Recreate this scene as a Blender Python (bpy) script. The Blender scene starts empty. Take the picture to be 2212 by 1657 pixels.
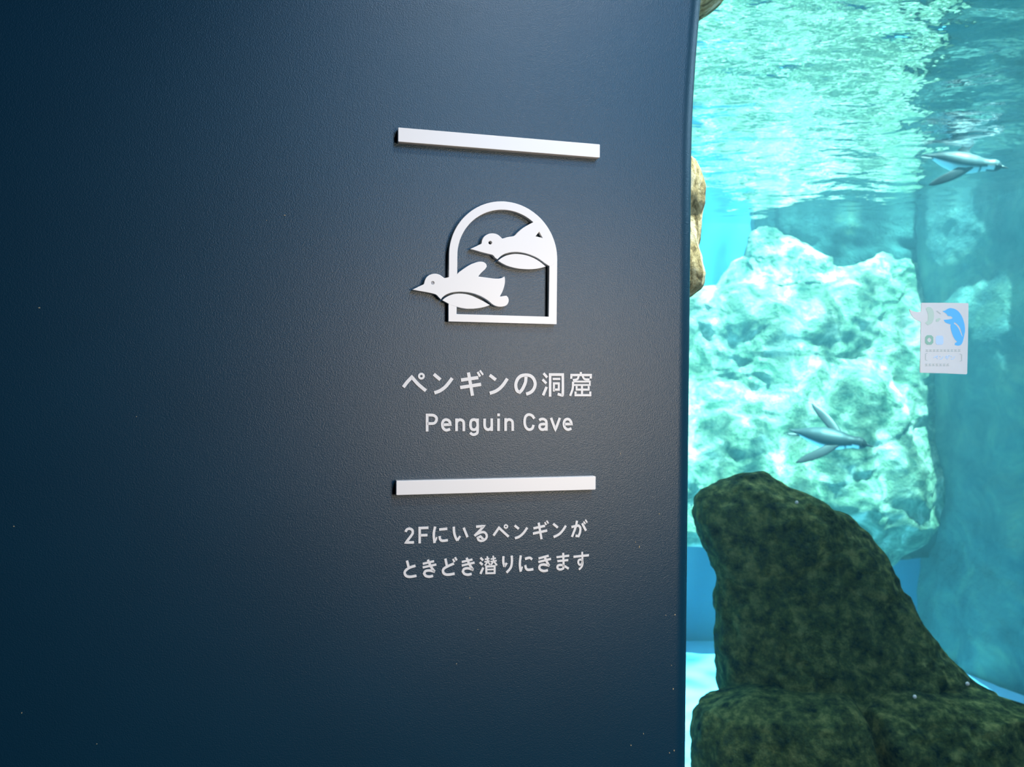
import bpy, bmesh, math, random
from mathutils import Vector, Matrix, noise
random.seed(7)
S = bpy.context.scene
COL = S.collection
W, H, F = 2212, 1657, 1789.0
YAW, PITCH, ROLL, D0, EYE = 0.2553, -0.0089, 0.0085, 1.23, 1.5

# ------------------------------------------------------------------ camera
fwd = Vector((0, math.cos(PITCH), math.sin(PITCH)))
up0 = Vector((0, -math.sin(PITCH), math.cos(PITCH)))
rt = Vector((1, 0, 0)) * math.cos(ROLL) + up0 * math.sin(ROLL)
up = Vector((1, 0, 0)) * -math.sin(ROLL) + up0 * math.cos(ROLL)
CAMP = Vector((0, 0, EYE))
cd = bpy.data.cameras.new('camera')
cam = bpy.data.objects.new('camera', cd)
COL.objects.link(cam)
M = Matrix((rt, up, -fwd)).transposed().to_4x4()
M.translation = CAMP
cam.matrix_world = M
cd.sensor_width = 36
cd.lens = 36 * F / W
cd.clip_start = 0.05
cd.dof.use_dof = True
cd.dof.focus_distance = 1.25
cd.dof.aperture_fstop = 8.0
S.camera = cam

# ------------------------------------------------------------------ colour management, sky, lights
S.view_settings.view_transform = 'Standard'
S.view_settings.look = 'None'
S.view_settings.gamma = 1
S.view_settings.use_curve_mapping = False
S.view_settings.exposure = 0.0
world = bpy.data.worlds.new('sky')
S.world = world
world.use_nodes = True
bgn = world.node_tree.nodes['Background']
bgn.inputs[0].default_value = (0.72, 0.90, 1.0, 1)
bgn.inputs[1].default_value = 6.0

def lookat(o, src, dst):
    o.location = src
    o.rotation_euler = (Vector(dst) - Vector(src)).to_track_quat('-Z', 'Y').to_euler()

def area(name, src, dst, sx, sy, power, color):
    l = bpy.data.lights.new(name, 'AREA')
    l.shape = 'RECTANGLE'
    l.size, l.size_y = sx, sy
    l.energy, l.color = power, color
    o = bpy.data.objects.new(name, l)
    COL.objects.link(o)
    lookat(o, src, dst)
    return o
# the sun over the pool: a far, narrow beam with the ripple web patterned into its emission
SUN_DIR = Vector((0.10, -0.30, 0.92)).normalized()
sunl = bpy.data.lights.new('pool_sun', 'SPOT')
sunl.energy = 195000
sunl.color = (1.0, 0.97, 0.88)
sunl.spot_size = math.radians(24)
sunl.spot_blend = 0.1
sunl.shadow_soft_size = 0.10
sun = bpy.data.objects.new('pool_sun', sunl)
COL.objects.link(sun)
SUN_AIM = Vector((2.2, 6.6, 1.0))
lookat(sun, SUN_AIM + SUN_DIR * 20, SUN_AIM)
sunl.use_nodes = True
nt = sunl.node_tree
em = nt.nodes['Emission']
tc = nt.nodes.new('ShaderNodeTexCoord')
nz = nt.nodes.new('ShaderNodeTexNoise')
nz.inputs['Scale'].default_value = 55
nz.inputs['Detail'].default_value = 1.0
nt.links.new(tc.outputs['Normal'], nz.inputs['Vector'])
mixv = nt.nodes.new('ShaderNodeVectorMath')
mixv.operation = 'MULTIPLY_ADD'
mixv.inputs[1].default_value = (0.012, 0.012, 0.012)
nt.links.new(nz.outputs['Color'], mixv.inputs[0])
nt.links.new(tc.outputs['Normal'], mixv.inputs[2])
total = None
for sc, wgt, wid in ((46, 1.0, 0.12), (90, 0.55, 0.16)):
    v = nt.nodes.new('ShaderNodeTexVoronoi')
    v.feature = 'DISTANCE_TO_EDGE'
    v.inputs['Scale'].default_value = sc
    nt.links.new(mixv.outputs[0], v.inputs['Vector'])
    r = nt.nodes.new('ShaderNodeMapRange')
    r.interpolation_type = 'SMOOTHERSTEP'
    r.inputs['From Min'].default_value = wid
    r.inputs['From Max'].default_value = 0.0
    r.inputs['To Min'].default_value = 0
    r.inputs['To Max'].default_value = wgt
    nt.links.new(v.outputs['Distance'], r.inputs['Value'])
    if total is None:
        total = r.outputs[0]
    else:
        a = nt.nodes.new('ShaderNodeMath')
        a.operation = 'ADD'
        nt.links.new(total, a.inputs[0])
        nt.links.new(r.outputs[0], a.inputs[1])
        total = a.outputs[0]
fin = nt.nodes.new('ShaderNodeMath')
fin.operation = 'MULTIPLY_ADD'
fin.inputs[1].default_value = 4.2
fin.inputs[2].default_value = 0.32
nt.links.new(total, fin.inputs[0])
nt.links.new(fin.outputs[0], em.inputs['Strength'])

# the hall: lamps and lit displays behind the visitor, some placed where the glossy paint mirrors them, plus two added fills
def behind(x, y, dist):
    """hall position whose mirror image in the navy wall lies along picture ray (x, y)"""
    d = (fwd + rt * ((x - W / 2) / F) - up * ((y - H / 2) / F))
    n = Vector((-math.sin(YAW), math.cos(YAW), 0))
    p = CAMP + d * dist
    k = (p - Vector((0, D0, EYE))).dot(n)
    return p - n * 2 * k
sl = bpy.data.lights.new('sign_spotlight', 'SPOT')
sl.energy, sl.color = 112, (1.0, 0.965, 0.93)
sl.spot_size, sl.spot_blend, sl.shadow_soft_size = math.radians(50), 1.0, 0.12
so_ = bpy.data.objects.new('sign_spotlight', sl)
COL.objects.link(so_)
lookat(so_, (0.80, 0.0, 3.35), (0.16, 1.25, 1.38))
wl = bpy.data.lights.new('sticker_fill', 'SPOT')  # added fill spot that whitens the sticker, no known fixture
wl.energy, wl.color = 75, (1.0, 0.97, 0.95)
wl.spot_size, wl.spot_blend, wl.shadow_soft_size = math.radians(22), 0.7, 0.05
wo_ = bpy.data.objects.new('sticker_fill', wl)
COL.objects.link(wo_)
lookat(wo_, (1.7, 0.2, 3.4), (0.93, 1.66, 1.56))
area('warm_display', behind(1225, 800, 2.9), (0.1, 1.25, 1.5), 0.42, 0.45, 21, (1.0, 0.82, 0.64))
area('opposite_tank', behind(1290, 150, 4.6), (0.1, 1.25, 1.5), 0.9, 1.3, 78, (0.20, 0.54, 1.0))
area('wall_edge_fill', Vector((3.6 * math.cos(YAW), D0 + 3.6 * math.sin(YAW) - 0.25, 3.1)), (0.3, 1.3, 1.9), 0.8, 0.8, 30, (0.40, 0.72, 1.0))  # added blue fill for the wall's rounded edge, not a known tank

# added spot without a fixture, brightening the rock knobs beside the wall's edge
pl_ = bpy.data.lights.new('knob_fill', 'SPOT')
pl_.energy, pl_.color = 600, (1.0, 0.93, 0.78)
pl_.spot_size, pl_.spot_blend, pl_.shadow_soft_size = math.radians(36), 0.4, 0.03
po_ = bpy.data.objects.new('knob_fill', pl_)
COL.objects.link(po_)
lookat(po_, (1.15, 1.98, 3.35), (0.36, 1.74, 1.98))

# ------------------------------------------------------------------ helpers
def ray(x, y):
    return fwd + rt * ((x - W / 2) / F) - up * ((y - H / 2) / F)

def at(x, y, depth):
    d = ray(x, y)
    return CAMP + d * (depth / d.y)
WU = Vector((math.cos(YAW), math.sin(YAW), 0))      # along the wall
WB = Vector((-math.sin(YAW), math.cos(YAW), 0))     # into the wall
WO = Vector((0, D0, EYE))

def wall_uv(x, y, back=0.0):
    d = ray(x, y)
    t = ((WO + WB * back) - CAMP).dot(WB) / d.dot(WB)
    p = CAMP + d * t - WO
    return (p.dot(WU), p.z)

def wpt(u, v, back=0.0):
    return WO + WU * u + Vector((0, 0, v)) + WB * back

def tag(o, label=None, cat=None, group=None, kind=None):
    if label: o['label'] = label
    if cat: o['category'] = cat
    if group: o['group'] = group
    if kind: o['kind'] = kind
    return o

def empty(name, loc=(0, 0, 0)):
    o = bpy.data.objects.new(name, None)
    o.location = loc
    COL.objects.link(o)
    return o

def mesh_obj(name, verts, faces, mat, parent=None, smooth=False):
    me = bpy.data.meshes.new(name)
    me.from_pydata([tuple(v) for v in verts], [], faces)
    bm = bmesh.new()
    bm.from_mesh(me)
    bmesh.ops.recalc_face_normals(bm, faces=bm.faces)
    bm.to_mesh(me)
    bm.free()
    if smooth:
        for p in me.polygons: p.use_smooth = True
    me.materials.append(mat)
    o = bpy.data.objects.new(name, me)
    COL.objects.link(o)
    if parent:
        o.parent = parent
        o.matrix_parent_inverse = Matrix.Translation(-parent.location)
    return o

def box(name, lo, hi, mat, parent=None, frame=None):
    vs = [Vector((x, y, z)) for x in (lo[0], hi[0]) for y in (lo[1], hi[1]) for z in (lo[2], hi[2])]
    if frame: vs = [frame(v) for v in vs]
    fs = [(0, 1, 3, 2), (4, 6, 7, 5), (0, 4, 5, 1), (2, 3, 7, 6), (0, 2, 6, 4), (1, 5, 7, 3)]
    return mesh_obj(name, vs, fs, mat, parent)

# ------------------------------------------------------------------ materials
def base_mat(name):
    m = bpy.data.materials.new(name)
    m.use_nodes = True
    return m, m.node_tree, m.node_tree.nodes['Principled BSDF']

def plain(name, col, rough=0.5, spec=0.5, bump=0, bscale=200, var=0.0, vscale=8):
    m, nt, b = base_mat(name)
    b.inputs['Base Color'].default_value = (*col, 1)
    b.inputs['Roughness'].default_value = rough
    b.inputs['Specular IOR Level'].default_value = spec
    g = nt.nodes.new('ShaderNodeNewGeometry')
    if bump:
        n = nt.nodes.new('ShaderNodeTexNoise')
        n.inputs['Scale'].default_value = bscale
        n.inputs['Detail'].default_value = 3
        nt.links.new(g.outputs['Position'], n.inputs['Vector'])
        bp = nt.nodes.new('ShaderNodeBump')
        bp.inputs['Strength'].default_value = bump
        bp.inputs['Distance'].default_value = 0.002
        nt.links.new(n.outputs['Fac'], bp.inputs['Height'])
        nt.links.new(bp.outputs['Normal'], b.inputs['Normal'])
    if var:
        n = nt.nodes.new('ShaderNodeTexNoise')
        n.inputs['Scale'].default_value = vscale
        n.inputs['Detail'].default_value = 5
        nt.links.new(g.outputs['Position'], n.inputs['Vector'])
        r = nt.nodes.new('ShaderNodeMix')
        r.data_type = 'RGBA'
        r.inputs['A'].default_value = (*[c * (1 - var) for c in col], 1)
        r.inputs['B'].default_value = (*[min(1, c * (1 + var)) for c in col], 1)
        nt.links.new(n.outputs['Fac'], r.inputs['Factor'])
        nt.links.new(r.outputs['Result'], b.inputs['Base Color'])
    return m

def rock_mat(name, dark, mid, light, scale=6, bump=0.6, bd=0.03, lo=0.35, hi=0.68, fine=40, dist=0.6):
    m, nt, b = base_mat(name)
    g = nt.nodes.new('ShaderNodeNewGeometry')
    n = nt.nodes.new('ShaderNodeTexNoise')
    n.inputs['Scale'].default_value = scale
    n.inputs['Detail'].default_value = 8
    n.inputs['Roughness'].default_value = 0.68
    n.inputs['Distortion'].default_value = dist
    nt.links.new(g.outputs['Position'], n.inputs['Vector'])
    r = nt.nodes.new('ShaderNodeValToRGB')
    e = r.color_ramp.elements
    e[0].position, e[0].color = lo, (*dark, 1)
    e[1].position, e[1].color = hi, (*light, 1)
    k = e.new((lo + hi) / 2)
    k.color = (*mid, 1)
    nt.links.new(n.outputs['Fac'], r.inputs['Fac'])
    nt.links.new(r.outputs['Color'], b.inputs['Base Color'])
    n2 = nt.nodes.new('ShaderNodeTexNoise')
    n2.inputs['Scale'].default_value = fine
    n2.inputs['Detail'].default_value = 6
    n2.inputs['Roughness'].default_value = 0.7
    nt.links.new(g.outputs['Position'], n2.inputs['Vector'])
    bp = nt.nodes.new('ShaderNodeBump')
    bp.inputs['Strength'].default_value = bump
    bp.inputs['Distance'].default_value = bd
    nt.links.new(n2.outputs['Fac'], bp.inputs['Height'])
    nt.links.new(bp.outputs['Normal'], b.inputs['Normal'])
    b.inputs['Roughness'].default_value = 0.9
    b.inputs['Specular IOR Level'].default_value = 0.15
    return m

M_wall = plain('navy_wall_paint', (0.001, 0.028, 0.053), 0.38, 0.5, bump=0.26, bscale=640, var=0.12, vscale=5)
M_white = plain('white_acrylic', (0.76, 0.735, 0.71), 0.35, 0.4)
M_letter = plain('white_lettering', (0.70, 0.68, 0.66), 0.45, 0.3)
M_grey = plain('grey_recess', (0.32, 0.32, 0.33), 0.6, 0.3)
M_chip = plain('bare_chip', (0.34, 0.28, 0.18), 0.8, 0.2)
M_dark = plain('hall_dark', (0.015, 0.018, 0.022), 0.8, 0.2, bump=0.2)
M_blue = plain('pool_blue_paint', (0.04, 0.19, 0.31), 0.7, 0.2, bump=0.3, bscale=40, var=0.12, vscale=2)
M_floor = plain('pool_floor_paint', (0.24, 0.48, 0.74), 0.7, 0.2, bump=0.2, bscale=30, var=0.08, vscale=2)
M_conc = plain('pale_concrete', (0.62, 0.64, 0.60), 0.8, 0.2, bump=0.4, bscale=40)
M_rockN = rock_mat('mossy_rock', (0.025, 0.07, 0.05), (0.20, 0.30, 0.10), (0.66, 0.70, 0.24), 21, 1.0, 0.06, 0.35, 0.67, 70, 0.1)
M_rockS = rock_mat('pale_algae_rock', (0.06, 0.12, 0.08), (0.27, 0.33, 0.22), (0.74, 0.73, 0.58), 4.2, 0.8, 0.07, 0.38, 0.64, 14)
M_rockD = rock_mat('shade_painted_rock', (0.02, 0.05, 0.05), (0.04, 0.085, 0.08), (0.16, 0.22, 0.13), 3.0, 0.7, 0.06, 0.38, 0.74, 12)  # shade painted into the ledge's colour, since the sun still reaches it
M_rockR = rock_mat('teal_rock', (0.06, 0.12, 0.13), (0.11, 0.19, 0.18), (0.20, 0.29, 0.22), 2.2, 0.7, 0.06, 0.35, 0.68, 10)
M_rockY = rock_mat('yellow_rock', (0.10, 0.08, 0.035), (0.42, 0.36, 0.19), (0.80, 0.74, 0.52), 16, 0.8, 0.01, 0.40, 0.62, 60)

def glass_like(name, ior, rough, tint, volume=None, bump=None, thin=False):
    m = bpy.data.materials.new(name)
    m.use_nodes = True
    nt = m.node_tree
    nt.nodes.clear()
    out = nt.nodes.new('ShaderNodeOutputMaterial')
    fr = nt.nodes.new('ShaderNodeFresnel')
    fr.inputs['IOR'].default_value = ior
    t = nt.nodes.new('ShaderNodeBsdfTransparent')
    t.inputs['Color'].default_value = (*tint, 1)
    g = nt.nodes.new('ShaderNodeBsdfGlossy')
    g.inputs['Roughness'].default_value = rough
    mx = nt.nodes.new('ShaderNodeMixShader')
    if thin:                                   # a pane: light leaves by the far face without being trapped
        gg = nt.nodes.new('ShaderNodeNewGeometry')
        inv = nt.nodes.new('ShaderNodeMath')
        inv.operation = 'SUBTRACT'
        inv.inputs[0].default_value = 1
        nt.links.new(gg.outputs['Backfacing'], inv.inputs[1])
        mu = nt.nodes.new('ShaderNodeMath')
        mu.operation = 'MULTIPLY'
        nt.links.new(inv.outputs[0], mu.inputs[0])
        nt.links.new(fr.outputs[0], mu.inputs[1])
        nt.links.new(mu.outputs[0], mx.inputs[0])
    else:
        nt.links.new(fr.outputs[0], mx.inputs[0])
    nt.links.new(t.outputs[0], mx.inputs[1])
    nt.links.new(g.outputs[0], mx.inputs[2])
    nt.links.new(mx.outputs[0], out.inputs['Surface'])
    if bump:
        ge = nt.nodes.new('ShaderNodeNewGeometry')
        mp = nt.nodes.new('ShaderNodeMapping')
        mp.inputs['Scale'].default_value = (1.0, 1.4, 1)
        n = nt.nodes.new('ShaderNodeTexNoise')
        n.inputs['Scale'].default_value = bump[0]
        n.inputs['Detail'].default_value = 3
        nt.links.new(ge.outputs['Position'], mp.inputs['Vector'])
        nt.links.new(mp.outputs[0], n.inputs['Vector'])
        bp = nt.nodes.new('ShaderNodeBump')
        bp.inputs['Strength'].default_value = 1.0
        bp.inputs['Distance'].default_value = bump[1]
        nt.links.new(n.outputs['Fac'], bp.inputs['Height'])
        nt.links.new(bp.outputs['Normal'], fr.inputs['Normal'])
        nt.links.new(bp.outputs['Normal'], g.inputs['Normal'])
    if volume:
        volume(nt, out)
    return m

def water_volume(nt, out):
    ab = nt.nodes.new('ShaderNodeVolumeAbsorption')
    ab.inputs['Color'].default_value = (0.40, 0.87, 0.955, 1)
    ab.inputs['Density'].default_value = 0.14
    scn = nt.nodes.new('ShaderNodeVolumeScatter')
    scn.inputs['Color'].default_value = (0.30, 0.78, 1.0, 1)
    scn.inputs['Density'].default_value = 0.05
    scn.inputs['Anisotropy'].default_value = 0.3
    ad = nt.nodes.new('ShaderNodeAddShader')
    nt.links.new(ab.outputs[0], ad.inputs[0])
    nt.links.new(scn.outputs[0], ad.inputs[1])
    nt.links.new(ad.outputs[0], out.inputs['Volume'])
M_surf = glass_like('water_surface', 1.33, 0.03, (1, 1, 1), water_volume, (5.0, 0.015))
M_glass = glass_like('tank_glass', 1.45, 0.0, (0.97, 0.99, 0.99), thin=True)
M_wside = bpy.data.materials.new('water_body')
M_wside.use_nodes = True
_n = M_wside.node_tree
_n.nodes.clear()
_o = _n.nodes.new('ShaderNodeOutputMaterial')
_t = _n.nodes.new('ShaderNodeBsdfTransparent')
_n.links.new(_t.outputs[0], _o.inputs['Surface'])
water_volume(_n, _o)

# ------------------------------------------------------------------ the setting: hall
FLOOR_Z, CEIL_Z, POOL_Z, WATER_Z, BACK_Y = 0.0, 4.1, -1.05, 3.0, 8.0
def edge_u(v):                     # right end of the navy wall; it flares a little near the top of the view
    e = 0.2990
    t = (v - 0.36) / 0.18
    if t > 0: e += 0.0085 * min(t, 1.6) ** 1.6
    return e
vs, fs = [], []
zs = [FLOOR_Z - EYE] + [-1.0 + 0.05 * i for i in range(64)] + [CEIL_Z - EYE]
R, TH = 0.030, 0.20
for v in zs:
    e = edge_u(v)
    prof = [(-3.2, TH), (-3.2, 0.0)]
    for i in range(13):
        a = math.pi / 2 * i / 12
        prof.append((e - R + R * math.sin(a), R - R * math.cos(a)))
    for i in range(7):
        a = math.pi / 2 * i / 6
        prof.append((e - R + R * math.cos(a), TH - R + R * math.sin(a)))
    vs += [wpt(u, v, w) for u, w in prof]
n = len(prof)
for k in range(len(zs) - 1):
    for i in range(n):
        j = (i + 1) % n
        fs.append((k * n + i, k * n + j, (k + 1) * n + j, (k + 1) * n + i))
fs += [tuple(range(n)), tuple(range((len(zs) - 1) * n, len(zs) * n))]
wallo = mesh_obj('wall_front', vs, fs, M_wall, smooth=True)
wallo.data.set_sharp_from_angle(angle=math.radians(40))
tag(wallo, 'dark navy painted wall with a rounded right end beside the tank window', kind='structure')
# small chips knocked out of the paint
vs, fs = [], []
chips = [(1381, 1181, 4, 8), (1373, 1171, 2, 4), (1424, 1110, 3, 4), (615, 465, 4, 3), (85, 665, 4, 3), (1458, 1328, 5, 4),
         (1438, 1329, 3, 2), (1450, 1437, 2, 4), (1454, 1488, 4, 5), (1390, 1585, 3, 5), (1363, 1610, 4, 4), (1456, 1621, 4, 5),
         (1446, 1626, 3, 4), (1015, 1291, 3, 3), (1032, 1360, 2, 3), (986, 1434, 3, 2), (30, 1137, 3, 3), (47, 1540, 3, 3),
         (209, 1607, 3, 2), (576, 476, 2, 2), (295, 900, 2, 2), (1340, 980, 3, 4)]
for cx, cy, sx, sy in chips:
    u, v = wall_uv(cx, cy)
    b0 = len(vs)
    k = 7
    for lay, w in ((0.75, -0.0006), (1.0, 0.0004)):
        for i in range(k):
            a = 2 * math.pi * i / k
            q = lay * random.uniform(0.7, 1.15)
            vs.append(wpt(u + math.cos(a) * sx * q / 2900, v + math.sin(a) * sy * q / 2900, w))
    fs.append(tuple(b0 + i for i in range(k)))
    for i in range(k):
        j = (i + 1) % k
        fs.append((b0 + i, b0 + j, b0 + k + j, b0 + k + i))
ch = mesh_obj('paint_chips', vs, fs, M_chip, wallo)
tag(ch, 'tiny pale chips in the navy paint', kind='stuff')

GB = 0.235                           # glass plane behind the wall face
GT = 0.04
fr = lambda p: wpt(p.x, p.z, p.y)
tag(box('floor', (-3.3, -6, -0.15 - EYE), (6.2, 0.28, -EYE), M_dark, frame=fr), 'dark hall floor in front of the tank', kind='structure')
tag(box('ceiling', (-3.3, -6, CEIL_Z - EYE), (6.2, 1.9, CEIL_Z - EYE + 0.2), M_dark, frame=fr), 'dark hall ceiling', kind='structure')
tag(box('wall_left', (-3.5, -6, -EYE), (-3.3, 0.28, CEIL_Z - EYE), M_dark, frame=fr), 'dark side wall of the hall', kind='structure')
tag(box('wall_right', (6.2, -6, -EYE), (6.4, 0.28, CEIL_Z - EYE), M_dark, frame=fr), 'dark right wall of the hall', kind='structure')
tag(box('wall_rear', (-3.5, -6.2, -EYE), (6.4, -6, CEIL_Z - EYE), M_dark, frame=fr), 'dark hall wall behind the visitor', kind='structure')
tag(box('wall_lower', (0.262, 0.205, POOL_Z - EYE - 0.2), (6.2, GB + GT + 0.02, -1.32), M_wall, frame=fr), 'low navy wall below the tank window', kind='structure')

# the acrylic window
tag(box('window_1', (-0.45, GB, -1.32), (6.2, GB + GT, CEIL_Z - EYE), M_glass, frame=fr), 'clear acrylic window of the penguin tank', kind='structure')

# ------------------------------------------------------------------ the setting: pool
def gl(x):      # world y of the water side of the glass at world x
    p = wpt(0, 0, GB + GT + 0.004)
    return p.y + (x - p.x) * math.tan(YAW)
PX0, PX1 = -0.7, 6.0
tag(box('wall_back', (PX0 - 0.2, BACK_Y, POOL_Z - 0.2), (PX1 + 0.2, BACK_Y + 0.2, 4.3), M_blue), 'smooth blue back wall of the pool', kind='structure')
tag(box('wall_side', (PX0 - 0.2, 1.5, POOL_Z - 0.2), (PX0, BACK_Y, 4.3), M_blue), 'blue side wall of the pool hidden behind the navy wall', kind='structure')
tag(box('wall_far', (PX1, 2.9, POOL_Z - 0.2), (PX1 + 0.2, BACK_Y, 4.3), M_blue), 'blue pool wall beyond the rocks', kind='structure')
tag(box('floor', (PX0 - 0.2, 1.2, POOL_Z - 0.2), (PX1 + 0.2, BACK_Y + 0.2, POOL_Z), M_floor), 'pale painted floor of the pool', kind='structure')

def water_h(x, y):
    h = 0.0
    h += 0.034 * noise.noise(Vector((x * 1.1, y * 1.5, 0.3)))
    h += 0.020 * noise.noise(Vector((x * 2.6 + 5, y * 3.6, 1.7)))
    h += 0.006 * noise.noise(Vector((x * 6.0, y * 9.0, 4.1)))
    return h
NX, NY = 230, 260
vs, fs, mats = [], [], []
for j in range(NY + 1):
    for i in range(NX + 1):
        x = PX0 - 0.05 + (PX1 - PX0 + 0.1) * i / NX
        y0 = gl(x)
        y = y0 + (BACK_Y + 0.05 - y0) * j / NY
        vs.append((x, y, WATER_Z + water_h(x, y)))
for j in range(NY):
    for i in range(NX):
        a = j * (NX + 1) + i
        fs.append((a, a + 1, a + NX + 2, a + NX + 1))
ntop = len(fs)
rim = [i for i in range(NX + 1)] + [j * (NX + 1) + NX for j in range(1, NY + 1)] + \
      [NY * (NX + 1) + i for i in range(NX - 1, -1, -1)] + [j * (NX + 1) for j in range(NY - 1, 0, -1)]
b0 = len(vs)
for k in rim: vs.append((vs[k][0], vs[k][1], POOL_Z - 0.05))
nr = len(rim)
for k in range(nr):
    q = (k + 1) % nr
    fs.append((rim[k], b0 + k, b0 + q, rim[q]))
fs.append(tuple(b0 + k for k in range(nr - 1, -1, -1)))
me = bpy.data.meshes.new('pool_water')
me.from_pydata(vs, [], fs)
me.materials.append(M_surf)
me.materials.append(M_wside)
me.polygons.foreach_set('material_index', [0 if k < ntop else 1 for k in range(len(fs))])
me.polygons.foreach_set('use_smooth', [k < ntop for k in range(len(fs))])
water = bpy.data.objects.new('pool_water', me)
COL.objects.link(water)
tag(water, 'clear blue-green pool water with a rippled surface', 'water', kind='stuff')

# unseen slab added to keep the sun off the near rocks
tag(box('ceiling', (-1.2, 0.0, CEIL_Z + 0.22 - EYE), (6.6, 1.45, CEIL_Z + 0.4 - EYE), M_conc, frame=fr), 'unseen concrete slab added to shade the near side of the pool', kind='structure')

# out-of-view slab added to hold the right-hand rock face in shade
tag(box('ceiling', (4.02, 2.9, 3.75), (6.4, 8.2, 3.95), M_conc), 'added concrete slab shading the right side of the pool', kind='structure')

# ------------------------------------------------------------------ rocks
def interp(rows, y):
    if y <= rows[0][0]: return rows[0][1:]
    for a, b in zip(rows, rows[1:]):
        if y <= b[0]:
            t = (y - a[0]) / (b[0] - a[0])
            t2 = t * t * (3 - 2 * t)
            t = 0.5 * t + 0.5 * t2
            return tuple(p + (q - p) * t for p, q in zip(a[1:], b[1:]))
    return rows[-1][1:]

def rock(name, rows, depth, mat, thick=0.8, amp=0.06, freq=1.6, seg=200, rings=170, yoff=None, groove=None, seed=0.0, ex=2.4, parent=None, minb=0.0, fine=1.0):
    """rows: (picture y, left x, right x) of the silhouette at its depth; lofted as level rings round a solid body"""
    y0, y1 = rows[0][0], rows[-1][0]
    vs, fs = [], []
    so = Vector((seed, seed * 1.7, -seed))
    for k in range(rings + 1):
        t = k / rings
        y = y0 + (y1 - y0) * t
        xl, xr = interp(rows, y)
        a, b = at(xl, y, depth), at(xr, y, depth)
        c = (a + b) / 2
        hw = (b.x - a.x) / 2
        bw = max(hw * thick, minb * min(1, 6 * t))
        dy = yoff(t) if yoff else 0
        for i in range(seg):
            an = 2 * math.pi * i / seg
            ca, sa = math.cos(an), math.sin(an)
            px = math.copysign(abs(ca) ** (2 / ex), ca) * hw
            py = math.copysign(abs(sa) ** (2 / ex), sa) * bw
            p = Vector((c.x + px, c.y + py + dy, c.z))
            nrm = Vector((ca, sa, 0.15)).normalized()
            q = p * freq + so
            d = noise.fractal(q, 0.9, 2.1, 5) * amp
            cell = noise.voronoi(q * 1.3)[0]
            d += (min(cell[1] - cell[0], 0.35) - 0.18) * amp * 1.3
            d += noise.noise(q * 9) * amp * 0.16 * fine
            if groove: d -= groove(p, an, t)
            side = 1 - 0.55 * abs(ca) ** 6
            vs.append(p + nrm * d * side + Vector((0, 0, noise.noise(q * 2.2 + Vector((9, 9, 9))) * amp * 0.6)))
    for k in range(rings):
        for i in range(seg):
            j = (i + 1) % seg
            fs.append((k * seg + i, k * seg + j, (k + 1) * seg + j, (k + 1) * seg + i))
    fs += [tuple(range(seg)), tuple(rings * seg + i for i in range(seg))]
    return mesh_obj(name, vs, fs, mat, parent, smooth=True)

# near leaning rock and the boulder under it
o = rock('leaning_rock', [(1022, 1600, 1655), (1027, 1584, 1664), (1036, 1556, 1672), (1048, 1528, 1700), (1064, 1508, 1730), (1090, 1497, 1778), (1120, 1494, 1838),
          (1165, 1510, 1882), (1200, 1530, 1912), (1260, 1550, 1937), (1310, 1543, 1958), (1380, 1547, 2010), (1440, 1556, 2070),
          (1500, 1567, 2140), (1560, 1575, 2190), (1760, 1600, 2300)], 3.3, M_rockN, 0.62, 0.042, 3.4, seed=2.3, minb=0.10, fine=2.2)
tag(o, 'near olive brown mossy rock leaning up from the boulder beside the navy wall', 'rock')

def crack(p, an, t):
    x0 = at(1915, 1560, 2.8).x + 0.05 * (t * 4 - 0.5)
    return 0.12 * math.exp(-((p.x - x0) / 0.024) ** 2)
o = rock('boulder', [(1486, 1700, 1990), (1494, 1620, 2060), (1506, 1545, 2140), (1525, 1513, 2215), (1560, 1497, 2270), (1600, 1490, 2330),
          (1657, 1492, 2390), (1800, 1485, 2460), (2380, 1460, 2560)], 3.05, M_rockN, 0.42, 0.045, 2.8, seg=460, rings=240, seed=7.9, groove=crack, minb=0.12, fine=2.2)
tag(o, 'low mossy boulder with a dark vertical crack at the foot of the leaning rock', 'boulder')

# sunlit rock mass on the back wall
o = rock('rock_mass', [(528, 1770, 1960), (536, 1690, 1990), (548, 1625, 2003), (575, 1590, 2010), (612, 1560, 2010), (640, 1478, 2010), (700, 1400, 2012),
          (900, 1360, 2012), (1060, 1340, 2012), (1120, 1340, 2000), (1150, 1420, 1975), (1185, 1560, 1930), (1230, 1640, 1890)], 7.85, M_rockS, 0.33, 0.12, 1.3,
          seg=300, rings=260, seed=4.4, ex=3.4, minb=0.3, yoff=lambda t: 0.15 - 0.35 * min(t, 0.75))
tag(o, 'big pale sunlit rock with bright ripple light, on the back wall of the pool', 'rock')
o = rock('rock_hump', [(488, 1640, 1680), (496, 1622, 1700), (510, 1614, 1715), (530, 1612, 1745), (560, 1610, 1790), (620, 1600, 1800)], 7.9, M_rockS, 0.6, 0.05, 2.4, seed=8.2)
tag(o, 'small pale rock knob rising from the left top of the sunlit rock', 'rock')
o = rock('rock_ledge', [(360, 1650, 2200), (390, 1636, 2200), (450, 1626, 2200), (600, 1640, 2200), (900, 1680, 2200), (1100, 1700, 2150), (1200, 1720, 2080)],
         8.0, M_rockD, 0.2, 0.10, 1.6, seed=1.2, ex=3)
tag(o, 'teal rock ledge coloured dark as if shaded, behind and above the sunlit rock', 'rock')

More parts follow.
